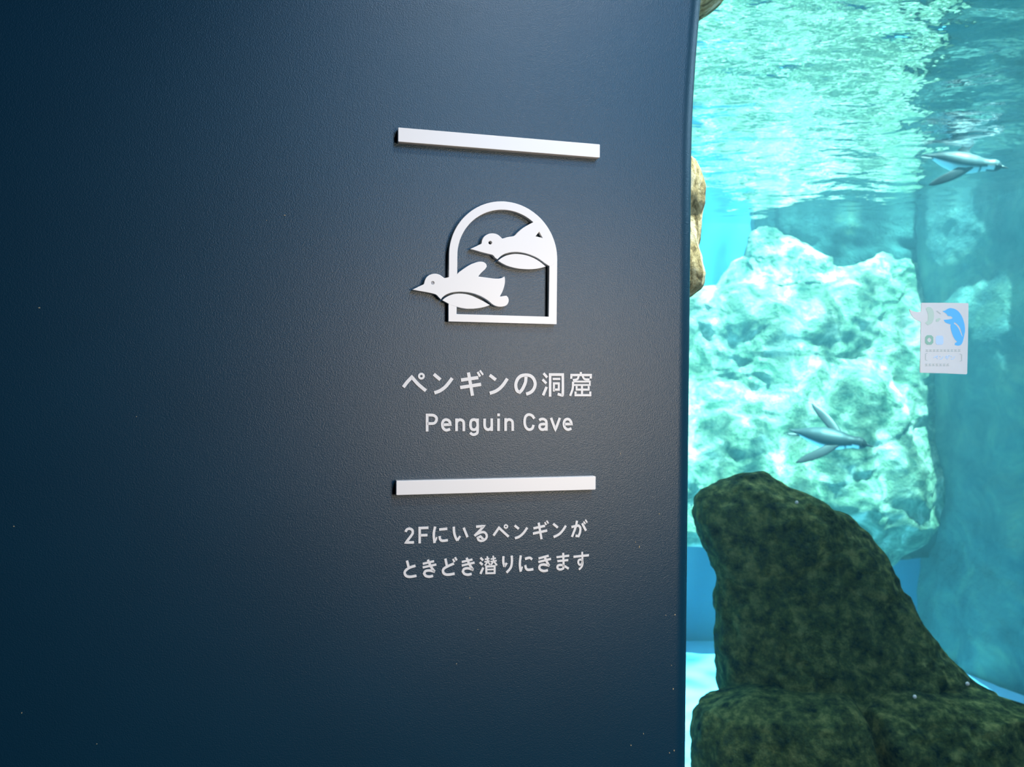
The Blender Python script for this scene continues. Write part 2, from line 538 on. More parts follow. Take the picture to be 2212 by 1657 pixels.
# shaded rock face along the right side
path = [(4.02, 8.05), (4.03, 7.7), (4.06, 7.3), (4.16, 6.8), (4.30, 6.2), (4.45, 5.4), (4.65, 4.6), (4.9, 3.9), (5.2, 3.3)]
NS, NZ = 200, 170
vs, fs = [], []
for side in (0, 1):
    for i in range(NS + 1):
        t = i / NS * (len(path) - 1)
        k = min(int(t), len(path) - 2)
        w = t - k
        x = path[k][0] * (1 - w) + path[k + 1][0] * w
        y = path[k][1] * (1 - w) + path[k + 1][1] * w
        dx, dy = path[k + 1][0] - path[k][0], path[k + 1][1] - path[k][1]
        nrm = Vector((dy, -dx, 0)).normalized()
        if nrm.x > 0: nrm = -nrm
        for j in range(NZ + 1):
            z = POOL_Z - 0.05 + (4.0 - POOL_Z) * j / NZ
            p = Vector((x, y, z))
            if side:
                vs.append(p - nrm * 0.5)
            else:
                lean = 0.05 * (z + 1.05)
                d = noise.fractal(p * 0.9 + Vector((3, 1, 8)), 0.9, 2.1, 6) * 0.09
                c = noise.voronoi(p * 0.9)[0]
                d += min(c[1] - c[0], 0.3) * 0.15
                vs.append(p + nrm * (d + lean))
def vid(s, i, j): return s * (NS + 1) * (NZ + 1) + i * (NZ + 1) + j
for i in range(NS):
    for j in range(NZ):
        fs.append((vid(0, i, j), vid(0, i + 1, j), vid(0, i + 1, j + 1), vid(0, i, j + 1)))
for i in range(NS):
    fs.append((vid(0, i, NZ), vid(0, i + 1, NZ), vid(1, i + 1, NZ), vid(1, i, NZ)))
    fs.append((vid(0, i, 0), vid(0, i + 1, 0), vid(1, i + 1, 0), vid(1, i, 0)))
    fs.append((vid(1, i, 0), vid(1, i + 1, 0), vid(1, i + 1, NZ), vid(1, i, NZ)))
for i in (0, NS):
    for j in range(NZ):
        fs.append((vid(0, i, j), vid(0, i, j + 1), vid(1, i, NZ), vid(1, i, 0)) if j == NZ - 1 else (vid(0, i, j), vid(0, i, j + 1), vid(1, i, 0)))
o = mesh_obj('rock_cliff', vs, fs, M_rockR, smooth=True)
tag(o, 'tall shaded blue-green rock face closing the right side of the pool', 'rock')

# rock column standing just past the end of the navy wall: two of its knobs show beside the wall's edge
o = rock('knobbly_rock', [(-680, 1000, 1700), (-330, 1010, 1740), (-160, 1020, 1680), (-60, 1030, 1615), (-10, 1030, 1568), (10, 1030, 1540), (26, 1030, 1517), (38, 1030, 1490), (70, 1030, 1462),
          (300, 1030, 1455), (345, 1030, 1474), (358, 1030, 1492), (368, 1030, 1502), (388, 1030, 1511), (415, 1030, 1518), (450, 1030, 1517), (480, 1030, 1509), (520, 1030, 1504), (545, 1030, 1501),
          (570, 1030, 1507), (600, 1030, 1518), (620, 1030, 1515), (634, 1030, 1498), (650, 1030, 1470), (800, 1020, 1455), (2000, 1000, 1455), (3300, 960, 1460)], 1.88, M_rockY, 0.72, 0.009, 10,
         seg=240, rings=620, seed=3.1)
tag(o, 'yellow-brown rock column whose knobs peep out past the end of the navy wall', 'rock')

# ------------------------------------------------------------------ flat shapes cut from sheet, fixed on the wall or the glass
def smooth_closed(pts, sub=4, corner=48):
    n = len(pts)
    sharp = []
    for i in range(n):
        a = Vector(pts[i]) - Vector(pts[i - 1])
        b = Vector(pts[(i + 1) % n]) - Vector(pts[i])
        sharp.append(a.angle(b, 0) > math.radians(corner))
    out = []
    for i in range(n):
        p0, p1, p2, p3 = (Vector(pts[(i + d) % n]) for d in (-1, 0, 1, 2))
        if sharp[i]: p0 = p1 - (p2 - p1)
        if sharp[(i + 1) % n]: p3 = p2 + (p2 - p1)
        for s in range(sub):
            t = s / sub
            out.append(0.5 * ((2 * p1) + (p2 - p0) * t + (2 * p0 - 5 * p1 + 4 * p2 - p3) * t * t + (3 * p1 - p0 - 3 * p2 + p3) * t ** 3))
    return out

def cut_sheet(name, loops, thick, back, mat, parent, bevel=0.0):
    """loops: closed outlines in wall coordinates (first outer, others holes); the sheet's back sits 'back' behind the wall face"""
    cu = bpy.data.curves.new(name, 'CURVE')
    cu.dimensions = '2D'
    cu.fill_mode = 'BOTH'
    cu.extrude = thick / 2 - bevel
    cu.bevel_depth = bevel
    cu.bevel_resolution = 2
    cu.offset = -bevel
    for lp in loops:
        sp = cu.splines.new('POLY')
        sp.points.add(len(lp) - 1)
        for q, p in zip(sp.points, lp): q.co = (p[0], p[1], 0, 1)
        sp.use_cyclic_u = True
    tmp = bpy.data.objects.new('tmp', cu)
    COL.objects.link(tmp)
    dg = bpy.context.evaluated_depsgraph_get()
    me = bpy.data.meshes.new_from_object(tmp.evaluated_get(dg))
    bpy.data.objects.remove(tmp)
    bpy.data.curves.remove(cu)
    mt = Matrix((WU, Vector((0, 0, 1)), -WB)).transposed().to_4x4()
    mt.translation = WO + WB * (back - thick / 2)
    me.transform(mt)
    me.materials.clear()
    me.materials.append(mat)
    o = bpy.data.objects.new(name, me)
    COL.objects.link(o)
    if parent:
        o.parent = parent
        o.matrix_parent_inverse = Matrix.Translation(-parent.location)
    return o

def px_loop(pts, ox, oy, sc, back=0.0, sm=True, sub=4):
    q = [(ox + x / sc, oy + y / sc) for x, y in pts]
    if sm: q = smooth_closed(q, sub)
    return [wall_uv(p[0], p[1], back) for p in q]

def circ(cx, cy, r, n=20):
    return [(cx + r * math.cos(2 * math.pi * i / n), cy + r * math.sin(2 * math.pi * i / n)) for i in range(n)]

# bars
ET = 0.010
def bar(u0, u1, v1, v0, label):
    rr = 0.0012
    lp = []
    for cx, cy, a0 in ((u1 - rr, v1 - rr, 0), (u0 + rr, v1 - rr, 90), (u0 + rr, v0 + rr, 180), (u1 - rr, v0 + rr, 270)):
        for k in range(5):
            a = math.radians(a0 + 22.5 * k)
            lp.append((cx + rr * math.cos(a), cy + rr * math.sin(a)))
    o = cut_sheet('sign_bar', [lp], 0.012, 0.0, M_white, None, 0.0007)
    tag(o, label, 'sign bar', 'white bars above and below the sign')
wu0 = -0.1705 + 0.0020
bar(wall_uv(860, 290, -0.012)[0], wall_uv(1296, 327, -0.012)[0], wall_uv(860, 275, -0.012)[1], wall_uv(860, 306, -0.012)[1], 'white raised bar on the navy wall above the arch emblem')
bar(wall_uv(856, 1055, -0.012)[0], wall_uv(1287, 1045, -0.012)[0], wall_uv(857, 1039, -0.012)[1], wall_uv(857, 1070, -0.012)[1], 'white raised bar on the navy wall below the words Penguin Cave')

# arch emblem
EB = -ET
emb = empty('arch_emblem', wpt(0, wall_uv(1085, 697)[1]))
tag(emb, 'white cut-out emblem of two penguins swimming through an arched frame', 'emblem')
def Zp(x, y): return wall_uv(860 + x / 5.1775, 410 + y / 5.1775, EB)
ul = Zp(564, 1300)[0]; ur = Zp(1776, 1300)[0]
vb = Zp(1180, 1490)[1]; vt = Zp(1165, 128)[1]
rad = (ur - ul) / 2
th = rad * 0.152
cu_, cv = (ul + ur) / 2, vt - rad
lp = []
ytop_leg = Zp(600, 1040)[1]
ylow_leg = Zp(600, 1238)[1]
lp.append((ul, ytop_leg))
for i in range(49):
    a = math.pi - math.pi * i / 48
    lp.append((cu_ + rad * math.cos(a), cv + rad * math.sin(a)))
lp += [(ur, vb), (ul, vb), (ul, ylow_leg), (ul + th * 0.96, ylow_leg), (ul + th * 0.96, vb + th * 0.9), (ur - th, vb + th * 0.9)]
for i in range(49):
    a = math.pi * i / 48
    lp.append((cu_ + (rad - th) * math.cos(a), cv + (rad - th) * math.sin(a)))
lp.append((ul + th, ytop_leg))
cut_sheet('arch_frame', [lp], ET, 0, M_white, emb, 0.0006)
body1 = [(805, 662), (860, 637), (932, 602), (940, 560), (965, 520), (1010, 493), (1065, 487), (1112, 500), (1148, 528), (1165, 545), (1230, 527), (1297, 515),
         (1335, 478), (1390, 430), (1445, 397), (1500, 368), (1560, 350), (1640, 390), (1705, 500), (1745, 640), (1745, 830), (1715, 850),
         (1690, 852), (1655, 832), (1560, 765), (1470, 725), (1380, 702), (1290, 697), (1205, 713), (1150, 742), (1112, 778), (1085, 762), (1060, 732), (1020, 720),
         (940, 700), (870, 680)]
hole1 = [(1537, 520), (1578, 468), (1618, 538)]
cut = lambda pts, sm=True: px_loop(pts, 860, 410, 5.1775, EB, sm)
o = cut_sheet('upper_penguin', [cut(body1), cut(hole1, False), cut(circ(1030, 592, 19), False)], ET + 0.00008, 0, M_white, emb, 0.0006)
tag(o, 'upper penguin cut-out with raised wing merging into the arch')
belly1 = [(1116, 794), (1160, 760), (1220, 732), (1300, 718), (1380, 722), (1460, 740), (1540, 775), (1600, 815), (1652, 858), (1600, 875), (1520, 888), (1430, 890),
          (1330, 880), (1230, 855), (1160, 822)]
cut_sheet('belly', [cut(belly1)], ET, 0, M_white, emb, 0.0006)
body2 = [(158, 1118), (220, 1087), (287, 1055), (300, 1010), (325, 970), (365, 946), (410, 938), (458, 947), (495, 970), (522, 986), (570, 976), (610, 970), (655, 948),
         (685, 918), (740, 878), (800, 840), (860, 815), (910, 803), (955, 808), (985, 830), (993, 858), (972, 890), (930, 930), (897, 970), (980, 980), (1060, 991),
         (1120, 993), (1160, 985), (1190, 968), (1196, 995), (1195, 1040), (1185, 1090), (1165, 1145), (1138, 1194), (1178, 1188), (1212, 1184), (1232, 1207), (1238, 1245),
         (1222, 1283), (1190, 1303), (1140, 1309), (1090, 1300), (1052, 1280), (1015, 1247), (960, 1210), (900, 1180), (830, 1157), (760, 1145), (680, 1141),
         (600, 1150), (540, 1172), (500, 1200), (478, 1227), (450, 1200), (420, 1172), (350, 1153), (250, 1135)]
b2 = cut_sheet('lower_penguin', [cut(body2), cut(circ(386, 1042, 19), False)], ET + 0.00008, 0, M_white, emb, 0.0006)
tag(b2, 'lower penguin cut-out with spread tail crossing the arch leg')
cut_sheet('eye', [cut(circ(386, 1042, 21), False)], ET - 0.0012, 0, M_grey, emb)
belly2 = [(493, 1237), (530, 1205), (590, 1176), (660, 1162), (740, 1165), (810, 1180), (880, 1210), (950, 1245), (1027, 1289), (980, 1308), (900, 1325), (820, 1332),
          (740, 1328), (650, 1308), (590, 1290), (545, 1265)]
cut_sheet('belly', [cut(belly2)], ET + 0.00012, 0, M_white, emb, 0.0006)

# ------------------------------------------------------------------ lettering, drawn as strokes
def catmull(pts, sub=5):
    n = len(pts)
    if n < 3: return [Vector(p) for p in pts]
    sharp = [True] + [(Vector(pts[i]) - Vector(pts[i - 1])).angle(Vector(pts[i + 1]) - Vector(pts[i]), 0) > math.radians(62) for i in range(1, n - 1)] + [True]
    out = []
    for i in range(n - 1):
        p1, p2 = Vector(pts[i]), Vector(pts[i + 1])
        p0 = p1 - (p2 - p1) if sharp[i] else Vector(pts[i - 1])
        p3 = p2 + (p2 - p1) if sharp[i + 1] else Vector(pts[i + 2])
        for s in range(sub):
            t = s / sub
            out.append(0.5 * ((2 * p1) + (p2 - p0) * t + (2 * p0 - 5 * p1 + 4 * p2 - p3) * t * t + (3 * p1 - p0 - 3 * p2 + p3) * t ** 3))
    out.append(Vector(pts[-1]))
    return out

def stroke_prism(pl, w, z0, z1, vs, fs, back):
    """pl: centre line in wall coordinates"""
    n = len(pl)
    closed = (pl[0] - pl[-1]).length < 1e-6
    L, Rr = [], []
    for i in range(n):
        if closed:
            a, b = pl[(i - 1) % (n - 1)], pl[(i + 1) % (n - 1)]
            d1, d2 = (pl[i] - a), (b - pl[i])
        else:
            d1 = pl[i] - pl[max(i - 1, 0)]
            d2 = pl[min(i + 1, n - 1)] - pl[i]
            if i == 0: d1 = d2
            if i == n - 1: d2 = d1
        if d1.length < 1e-9: d1 = d2
        if d2.length < 1e-9: d2 = d1
        d1, d2 = d1.normalized(), d2.normalized()
        t = d1 + d2
        t = d1 if t.length < 1e-3 else t.normalized()
        nn = Vector((-t.y, t.x))
        k = 1 / max(0.62, nn.dot(Vector((-d1.y, d1.x))))
        L.append(pl[i] + nn * w / 2 * k)
        Rr.append(pl[i] - nn * w / 2 * k)
    b0 = len(vs)
    for i in range(n):
        for p in (L[i], Rr[i]):
            vs.append(wpt(p.x, p.y, back + z0))
            vs.append(wpt(p.x, p.y, back + z1))
    for i in range(n - 1):
        a, b = b0 + 4 * i, b0 + 4 * (i + 1)
        fs.append((a, b, b + 2, a + 2))
        fs.append((a + 1, a + 3, b + 3, b + 1))
        fs.append((a, a + 1, b + 1, b))
        fs.append((a + 2, b + 2, b + 3, a + 3))
    if not closed:
        fs.append((b0, b0 + 2, b0 + 3, b0 + 1))
        e = b0 + 4 * (n - 1)
        fs.append((e, e + 1, e + 3, e + 2))

def glyph(strokes, ox, oy, sc, wid, parent, mat, name='letter', back=0.0, thick=0.0012, label=None):
    vs, fs = [], []
    for s in strokes:
        w = wid
        if isinstance(s, tuple): s, w = s
        if len(s) == 3 and not isinstance(s[0], (tuple, list)):      # ring: cx, cy, r
            s = circ(*s); s.append(s[0])
            pl = [Vector(p) for p in s]
        else:
            pl = catmull(s)
        pl = [Vector(wall_uv(ox + p[0] / sc, oy + p[1] / sc, back)) for p in pl]
        sz = (1 / 1450.0 if back < 0.1 else 1 / 1190.0) * w / sc
        k = len(fs) % 7 * 0.000004
        stroke_prism(pl, sz, -thick - k, 0.0002 if back < 0.1 else 0, vs, fs, back)
    o = mesh_obj(name, vs, fs, mat, parent)
    if label: tag(o, label)
    return o

def line(name, label, cat, glyphs, wid, sc, v_at):
    e = empty(name, wpt(*wall_uv(*v_at)))
    tag(e, label, cat)
    for g in glyphs:
        glyph(g[2], g[0], g[1], sc, wid, e, M_letter, label=None)
    return e
A, B = (860, 790), (1080, 790)
s1 = 10.0545
line('title_lettering', 'large white Japanese title lettering above the words Penguin Cave', 'lettering', [
    (*A, [[(110, 467), (200, 350), (295, 250), (420, 390), (530, 487), (602, 545)], ([503, 228, 51], 45)]),
    (*A, [[(772, 185), (915, 305)], [(783, 590), (900, 547), (1010, 470), (1095, 375), (1172, 270)]]),
    (*A, [([(1362, 312), (1738, 258)], 72), ([(1342, 475), (1798, 405)], 72), [(1523, 148), (1611, 652)], ([(1722, 138), (1777, 236)], 50), ([(1772, 103), (1840, 200)], 42)]),
    (*A, [[(1985, 205), (2118, 308)], [(1985, 600), (2110, 555), (2212, 485), (2292, 395), (2368, 280)]]),
    (*B, [[(560, 225), (552, 340), (522, 430), (475, 520), (425, 575), (370, 545), (342, 470), (342, 385), (380, 290), (450, 225), (550, 203), (650, 218), (722, 280), (758, 380),
           (745, 470), (700, 545), (640, 590), (562, 618)]]),
    (*B, [([(940, 165), (1020, 258)], 58), ([(918, 300), (1003, 385)], 58), ([(1008, 460), (930, 645)], 62), ([(1083, 672), (1083, 193), (1358, 193), (1358, 600), (1330, 640), (1245, 615)], 60),
          ([(1138, 288), (1305, 288)], 46), ([(1165, 560), (1165, 385), (1272, 385), (1272, 520), (1165, 520)], 48)]),
    (*B, [([(1750, 138), (1750, 200)], 52), ([(1540, 285), (1545, 203), (1968, 203), (1965, 280)], 52), ([(1705, 215), (1675, 290), (1575, 315)], 46), ([(1785, 215), (1830, 290), (1940, 300)], 46),
          ([(1588, 345), (1945, 345), (1945, 420), (1588, 420)], 40), ([(1580, 345), (1572, 500), (1518, 655)], 52), ([(1775, 430), (1775, 640)], 50),
          ([(1658, 445), (1658, 520), (1920, 520), (1920, 445)], 46), ([(1635, 560), (1635, 640), (1955, 640), (1955, 560)], 50)]),
], 71, s1, (1075, 858))

C, Dd = (900, 880), (1080, 880)
line('penguin_cave_lettering', 'white words Penguin Cave on the navy wall', 'lettering', [
    (*C, [[(275, 640), (275, 205), (400, 205), (470, 222), (518, 270), (525, 322), (500, 385), (440, 425), (275, 430)]]),
    (*C, [[(695, 462), (885, 455), (875, 390), (840, 345), (780, 325), (720, 345), (685, 400), (678, 470), (695, 540), (740, 590), (800, 605), (885, 575)]]),
    (*C, [[(1055, 630), (1055, 295)], [(1060, 400), (1090, 350), (1150, 328), (1215, 352), (1245, 415), (1247, 630)]]),
    (*C, [[(1612, 298), (1612, 620), (1590, 690), (1520, 722), (1460, 710), (1415, 672)], [(1610, 400), (1570, 340), (1510, 325), (1455, 345), (1428, 400), (1428, 510), (1460, 575), (1520, 592), (1575, 570), (1610, 510)]]),
    (*C, [[(1800, 298), (1800, 480), (1822, 550), (1880, 590), (1940, 575), (1983, 520)], [(1987, 293), (1987, 625)]]),
    (*C, [[(2168, 298), (2168, 625)], ([(2170, 163), (2170, 235)], 72)]),
    (*Dd, [[(145, 625), (145, 288)], [(150, 390), (180, 345), (235, 322), (298, 345), (328, 410), (332, 625)]]),
    (*Dd, [[(905, 300), (850, 222), (765, 190), (690, 225), (655, 300), (650, 420), (672, 510), (720, 570), (780, 590), (850, 560), (885, 465)]]),
    (*Dd, [[(1035, 345), (1080, 315), (1140, 310), (1200, 340), (1225, 400), (1228, 618)], [(1225, 445), (1120, 445), (1060, 465), (1043, 520), (1075, 575), (1130, 590), (1190, 570), (1225, 510)]]),
    (*Dd, [[(1348, 278), (1465, 600), (1582, 278)]]),
    (*Dd, [[(1700, 445), (1890, 440), (1875, 380), (1840, 330), (1790, 310), (1730, 330), (1695, 385), (1690, 460), (1710, 525), (1750, 570), (1810, 590), (1890, 560)]]),
], 71, 12.289, (1077, 930))

E_, F_ = (860, 1110), (1070, 1110)
line('notice_line', 'small white Japanese line starting with 2F below the lower bar', 'lettering', [
    (*E_, [[(158, 390), (185, 342), (240, 320), (300, 345), (315, 400), (290, 460), (165, 622), (342, 618)]]),
    (*E_, [[(465, 640), (465, 307), (657, 300)], [(465, 465), (635, 460)]]),
    (*E_, [[(800, 275), (775, 400), (773, 500), (788, 632)], ([(800, 600), (838, 505)], 34), [(888, 340), (1065, 322)], [(898, 482), (910, 550), (960, 583), (1078, 570)]]),
    (*E_, [[(1205, 278), (1213, 400), (1240, 500), (1283, 580)], ([(1283, 580), (1342, 480)], 46), [(1420, 300), (1503, 505)]]),
    (*E_, [[(1688, 278), (1862, 262), (1780, 350), (1655, 478)], ([(1690, 450), (1800, 400), (1880, 405), (1920, 470), (1900, 540), (1820, 585), (1750, 570), (1725, 520), (1785, 488), (1850, 555)], 50)]),
    (*F_, [[(-45, 470), (75, 300), (170, 390), (285, 495)], ([225, 273, 34], 32)]),
    (*F_, [[(415, 250), (505, 325)], [(420, 530), (520, 490), (610, 410), (690, 295)]]),
    (*F_, [[(820, 315), (1075, 258)], [(810, 428), (1122, 360)], [(935, 190), (998, 548)], ([(1068, 180), (1102, 240)], 36), ([(1110, 148), (1148, 208)], 34)]),
    (*F_, [[(1252, 213), (1352, 298)], [(1260, 503), (1370, 447), (1450, 370), (1528, 253)]]),
    (*F_, [[(1645, 285), (1800, 252), (1838, 300), (1833, 400), (1800, 482), (1735, 475)], [(1768, 148), (1740, 280), (1658, 500)], [(1880, 205), (1963, 365)], ([(1912, 165), (1950, 220)], 34), ([(1950, 125), (1990, 190)], 34)]),
], 53, s1, (1070, 1165))

G, Hh = (860, 1185), (1070, 1180)
line('notice_line', 'lowest small white Japanese line on the navy wall', 'lettering', [
    (*G, [[(190, 260), (225, 400)], [(375, 370), (250, 412), (165, 470), (140, 530), (175, 592), (260, 610), (397, 588)]]),
    (*G, [([(532, 330), (778, 272)], 46), ([(530, 408), (828, 345)], 46), [(643, 240), (705, 380), (788, 500)], [(795, 500), (680, 474), (590, 490), (562, 540), (600, 592), (680, 608), (757, 588)]]),
    (*G, [[(1023, 218), (1055, 370)], [(1210, 322), (1080, 380), (993, 432), (970, 490), (1005, 548), (1090, 565), (1225, 542)], ([(1187, 225), (1222, 292)], 42), ([(1233, 187), (1270, 255)], 42)]),
    (*G, [([(1378, 290), (1612, 235)], 46), ([(1378, 368), (1658, 302)], 46), [(1483, 198), (1545, 340), (1625, 458)], [(1635, 458), (1515, 425), (1430, 442), (1402, 495), (1440, 548), (1515, 565), (1595, 548)]]),
    (*G, [([(1785, 195), (1842, 257)], 50), ([(1770, 295), (1832, 350)], 50), ([(1845, 410), (1783, 548)], 50), ([(1878, 232), (1980, 215)], 32), ([(1868, 288), (1985, 268)], 32),
          ([(1932, 165), (1935, 280), (1878, 368)], 36), ([(1945, 280), (1990, 350)], 34), ([(2005, 228), (2120, 208)], 32), ([(2000, 283), (2138, 262)], 32), ([(2060, 155), (2065, 270), (2010, 352)], 36),
          ([(2075, 275), (2143, 362)], 38), ([(1912, 552), (1910, 388), (2092, 380), (2092, 550)], 46), ([(1915, 455), (2090, 450)], 34), ([(1915, 535), (2090, 530)], 40)]),
    (*Hh, [[(172, 215), (168, 330), (190, 445)], ([(190, 445), (245, 360)], 50), [(350, 203), (355, 330), (330, 460), (240, 572)]]),
    (*Hh, [[(548, 198), (530, 330), (530, 440), (548, 550)], ([(555, 530), (582, 440)], 34), [(638, 275), (740, 248), (795, 285)], [(645, 410), (662, 480), (712, 510), (822, 498)]]),
    (*Hh, [([(932, 265), (1155, 203)], 48), ([(928, 340), (1205, 272)], 48), [(1062, 215), (1100, 310), (1165, 425)], [(1170, 422), (1050, 395), (970, 412), (950, 470), (990, 518), (1060, 535), (1138, 518)]]),
    (*Hh, [([(1322, 237), (1598, 203)], 46), ([(1340, 322), (1578, 298)], 46), ([(1468, 145), (1475, 440), (1450, 490), (1390, 502), (1345, 470), (1350, 425), (1400, 405), (1480, 420), (1588, 485)], 50)]),
    (*Hh, [([(1690, 228), (2028, 193)], 50), ([(1880, 120), (1885, 320), (1860, 400), (1820, 398), (1795, 350), (1808, 300), (1850, 285), (1888, 320), (1885, 400), (1860, 455), (1810, 505)], 44)]),
], 53, s1, (1070, 1240))

# ------------------------------------------------------------------ sticker on the glass
def mat_paper():
    m, nt, b = base_mat('white_card')
    b.inputs['Base Color'].default_value = (0.93, 0.90, 0.90, 1)
    b.inputs['Roughness'].default_value = 0.5
    t = nt.nodes.new('ShaderNodeBsdfTranslucent')
    t.inputs['Color'].default_value = (0.93, 0.88, 0.86, 1)
    mx = nt.nodes.new('ShaderNodeMixShader')
    mx.inputs[0].default_value = 0.45
    out = nt.nodes['Material Output']
    nt.links.new(b.outputs[0], mx.inputs[1])
    nt.links.new(t.outputs[0], mx.inputs[2])
    nt.links.new(mx.outputs[0], out.inputs['Surface'])
    return m
M_card = mat_paper()
M_pblue = plain('print_blue', (0.13, 0.52, 0.95), 0.5, 0.3)
M_pgreen = plain('print_green', (0.28, 0.52, 0.42), 0.5, 0.3)
M_pgreenp = plain('print_pale_green', (0.50, 0.66, 0.58), 0.5, 0.3)
M_ppale = plain('print_pale_blue', (0.50, 0.70, 0.95), 0.5, 0.3)
M_pgrey = plain('print_grey', (0.50, 0.56, 0.55), 0.5, 0.3)
GS = GB                    # room side of the glass
I_ = (1920, 630, 8.285)
cardp = [(592, 200), (1000, 200), (1420, 206), (1428, 230), (1420, 800), (1404, 1465), (1385, 1480), (980, 1462), (572, 1452), (562, 1435), (572, 900), (575, 545), (500, 510), (440, 465), (398, 400), (372, 318),
         (430, 348), (500, 365), (560, 362), (580, 350), (584, 220)]
sb = GS - 0.0022
stk = empty('sticker', wpt(*wall_uv(2040, 805, GS), GS))
tag(stk, 'small white speech-bubble sticker with a blue penguin on the tank window', 'sticker')
o = cut_sheet('card', [px_loop(cardp, *I_, back=sb, sm=False)], 0.0015, GS - 0.0005, M_card, stk)
def pr(name, loops, mat, sm=True):
    return cut_sheet(name, [px_loop(l, *I_, back=sb, sm=sm) for l in loops], 0.0004, GS - 0.0020, mat, stk)
pen = [(962, 352), (1010, 335), (1060, 305), (1110, 295), (1180, 312), (1250, 360), (1310, 450), (1350, 570), (1362, 690), (1345, 800), (1320, 900), (1290, 950), (1240, 968), (1180, 955), (1185, 920),
       (1225, 900), (1180, 850), (1140, 770), (1115, 690), (1105, 620), (1110, 585), (1060, 572), (1010, 548), (982, 505), (1040, 500), (1110, 490), (1145, 470), (1110, 440), (1060, 435), (1030, 395)]
wingline = [(1175, 545), (1235, 590), (1280, 660), (1305, 740), (1325, 800), (1310, 800), (1285, 745), (1255, 675), (1210, 610), (1160, 570)]
pr('penguin_print', [pen, wingline], M_pblue)
pr('ink_mark', [[(660, 300), (700, 275), (760, 290), (800, 360), (805, 470), (770, 560), (700, 600), (650, 560), (700, 520), (700, 400)]], M_pgreenp)
pr('ink_mark', [[(845, 345), (870, 340), (935, 395), (920, 405)]], M_pgrey)
pr('ink_mark', [[(845, 495), (900, 470), (930, 485), (880, 540), (845, 535)]], M_pgreenp)
rsq = lambda x0, y0, x1, y1, r: [(x0 + r, y0), (x1 - r, y0), (x1, y0 + r), (x1, y1 - r), (x1 - r, y1), (x0 + r, y1), (x0, y1 - r), (x0, y0 + r)]
pr('green_badge', [rsq(650, 780, 795, 950, 35), rsq(690, 825, 760, 905, 25)], M_pgreen, False)
pr('blue_badge', [rsq(840, 790, 975, 950, 25)], M_ppale, False)
pr('bracket', [[(690, 1095), (650, 1110), (650, 1225), (690, 1240), (690, 1232), (664, 1218), (664, 1118), (690, 1104)]], M_pgrey, False)
pr('bracket', [[(1270, 1110), (1310, 1125), (1310, 1240), (1270, 1250), (1270, 1242), (1297, 1232), (1297, 1132), (1270, 1118)]], M_pgrey, False)
for i in range(10):
    x = 660 + i * 64
    pr('ink_mark', [[(x, 1035), (x + 44, 1035), (x + 44, 1044), (x + 26, 1048), (x + 26, 1056), (x + 44, 1060), (x + 44, 1074), (x, 1074), (x, 1060), (x + 18, 1056), (x + 18, 1048), (x, 1044)]], M_pgrey, False)
for i in range(7):
    x = 650 + i * 64
    pr('ink_mark', [[(x, 1290), (x + 42, 1290), (x + 42, 1300), (x + 25, 1304), (x + 25, 1314), (x + 42, 1318), (x + 42, 1332), (x, 1332), (x, 1318), (x + 17, 1314), (x + 17, 1304), (x, 1300)]], M_pgrey, False)
tiny = [  # the word for penguin in small blue print
    [[(0, 50), (30, 20), (75, 65)], [62, 18, 9]],
    [[(0, 12), (22, 28)], [(5, 72), (45, 60), (70, 20)]],
    [[(0, 28), (60, 20)], [(0, 48), (68, 40)], [(28, 2), (40, 78)], [(62, 0), (70, 14)], [(76, 0), (84, 12)]],
    [[(0, 12), (22, 28)], [(5, 72), (45, 60), (70, 20)]]]
for i, g in enumerate(tiny):
    glyph([[(x + 800 + i * 102, y + 1140) for x, y in s] if isinstance(s[0], tuple) else [s[0] + 800 + i * 102, s[1] + 1140, s[2]] for s in g],
          *I_, 12, stk, M_ppale, 'letter', back=GS - 0.0020, thick=0.0004)

# ------------------------------------------------------------------ penguins in the pool
def penguin_mat():
    m, nt, b = base_mat('penguin_plumage')
    tcn = nt.nodes.new('ShaderNodeAttribute')
    tcn.attribute_name = 'plumage'
    r = nt.nodes.new('ShaderNodeMix')
    r.data_type = 'RGBA'
    r.inputs['A'].default_value = (0.022, 0.028, 0.035, 1)
    r.inputs['B'].default_value = (0.86, 0.86, 0.84, 1)
    nt.links.new(tcn.outputs['Fac'], r.inputs['Factor'])
    nt.links.new(r.outputs['Result'], b.inputs['Base Color'])
    b.inputs['Roughness'].default_value = 0.55
    return m
M_pg = penguin_mat()
M_beak = plain('penguin_beak', (0.03, 0.03, 0.035), 0.4)

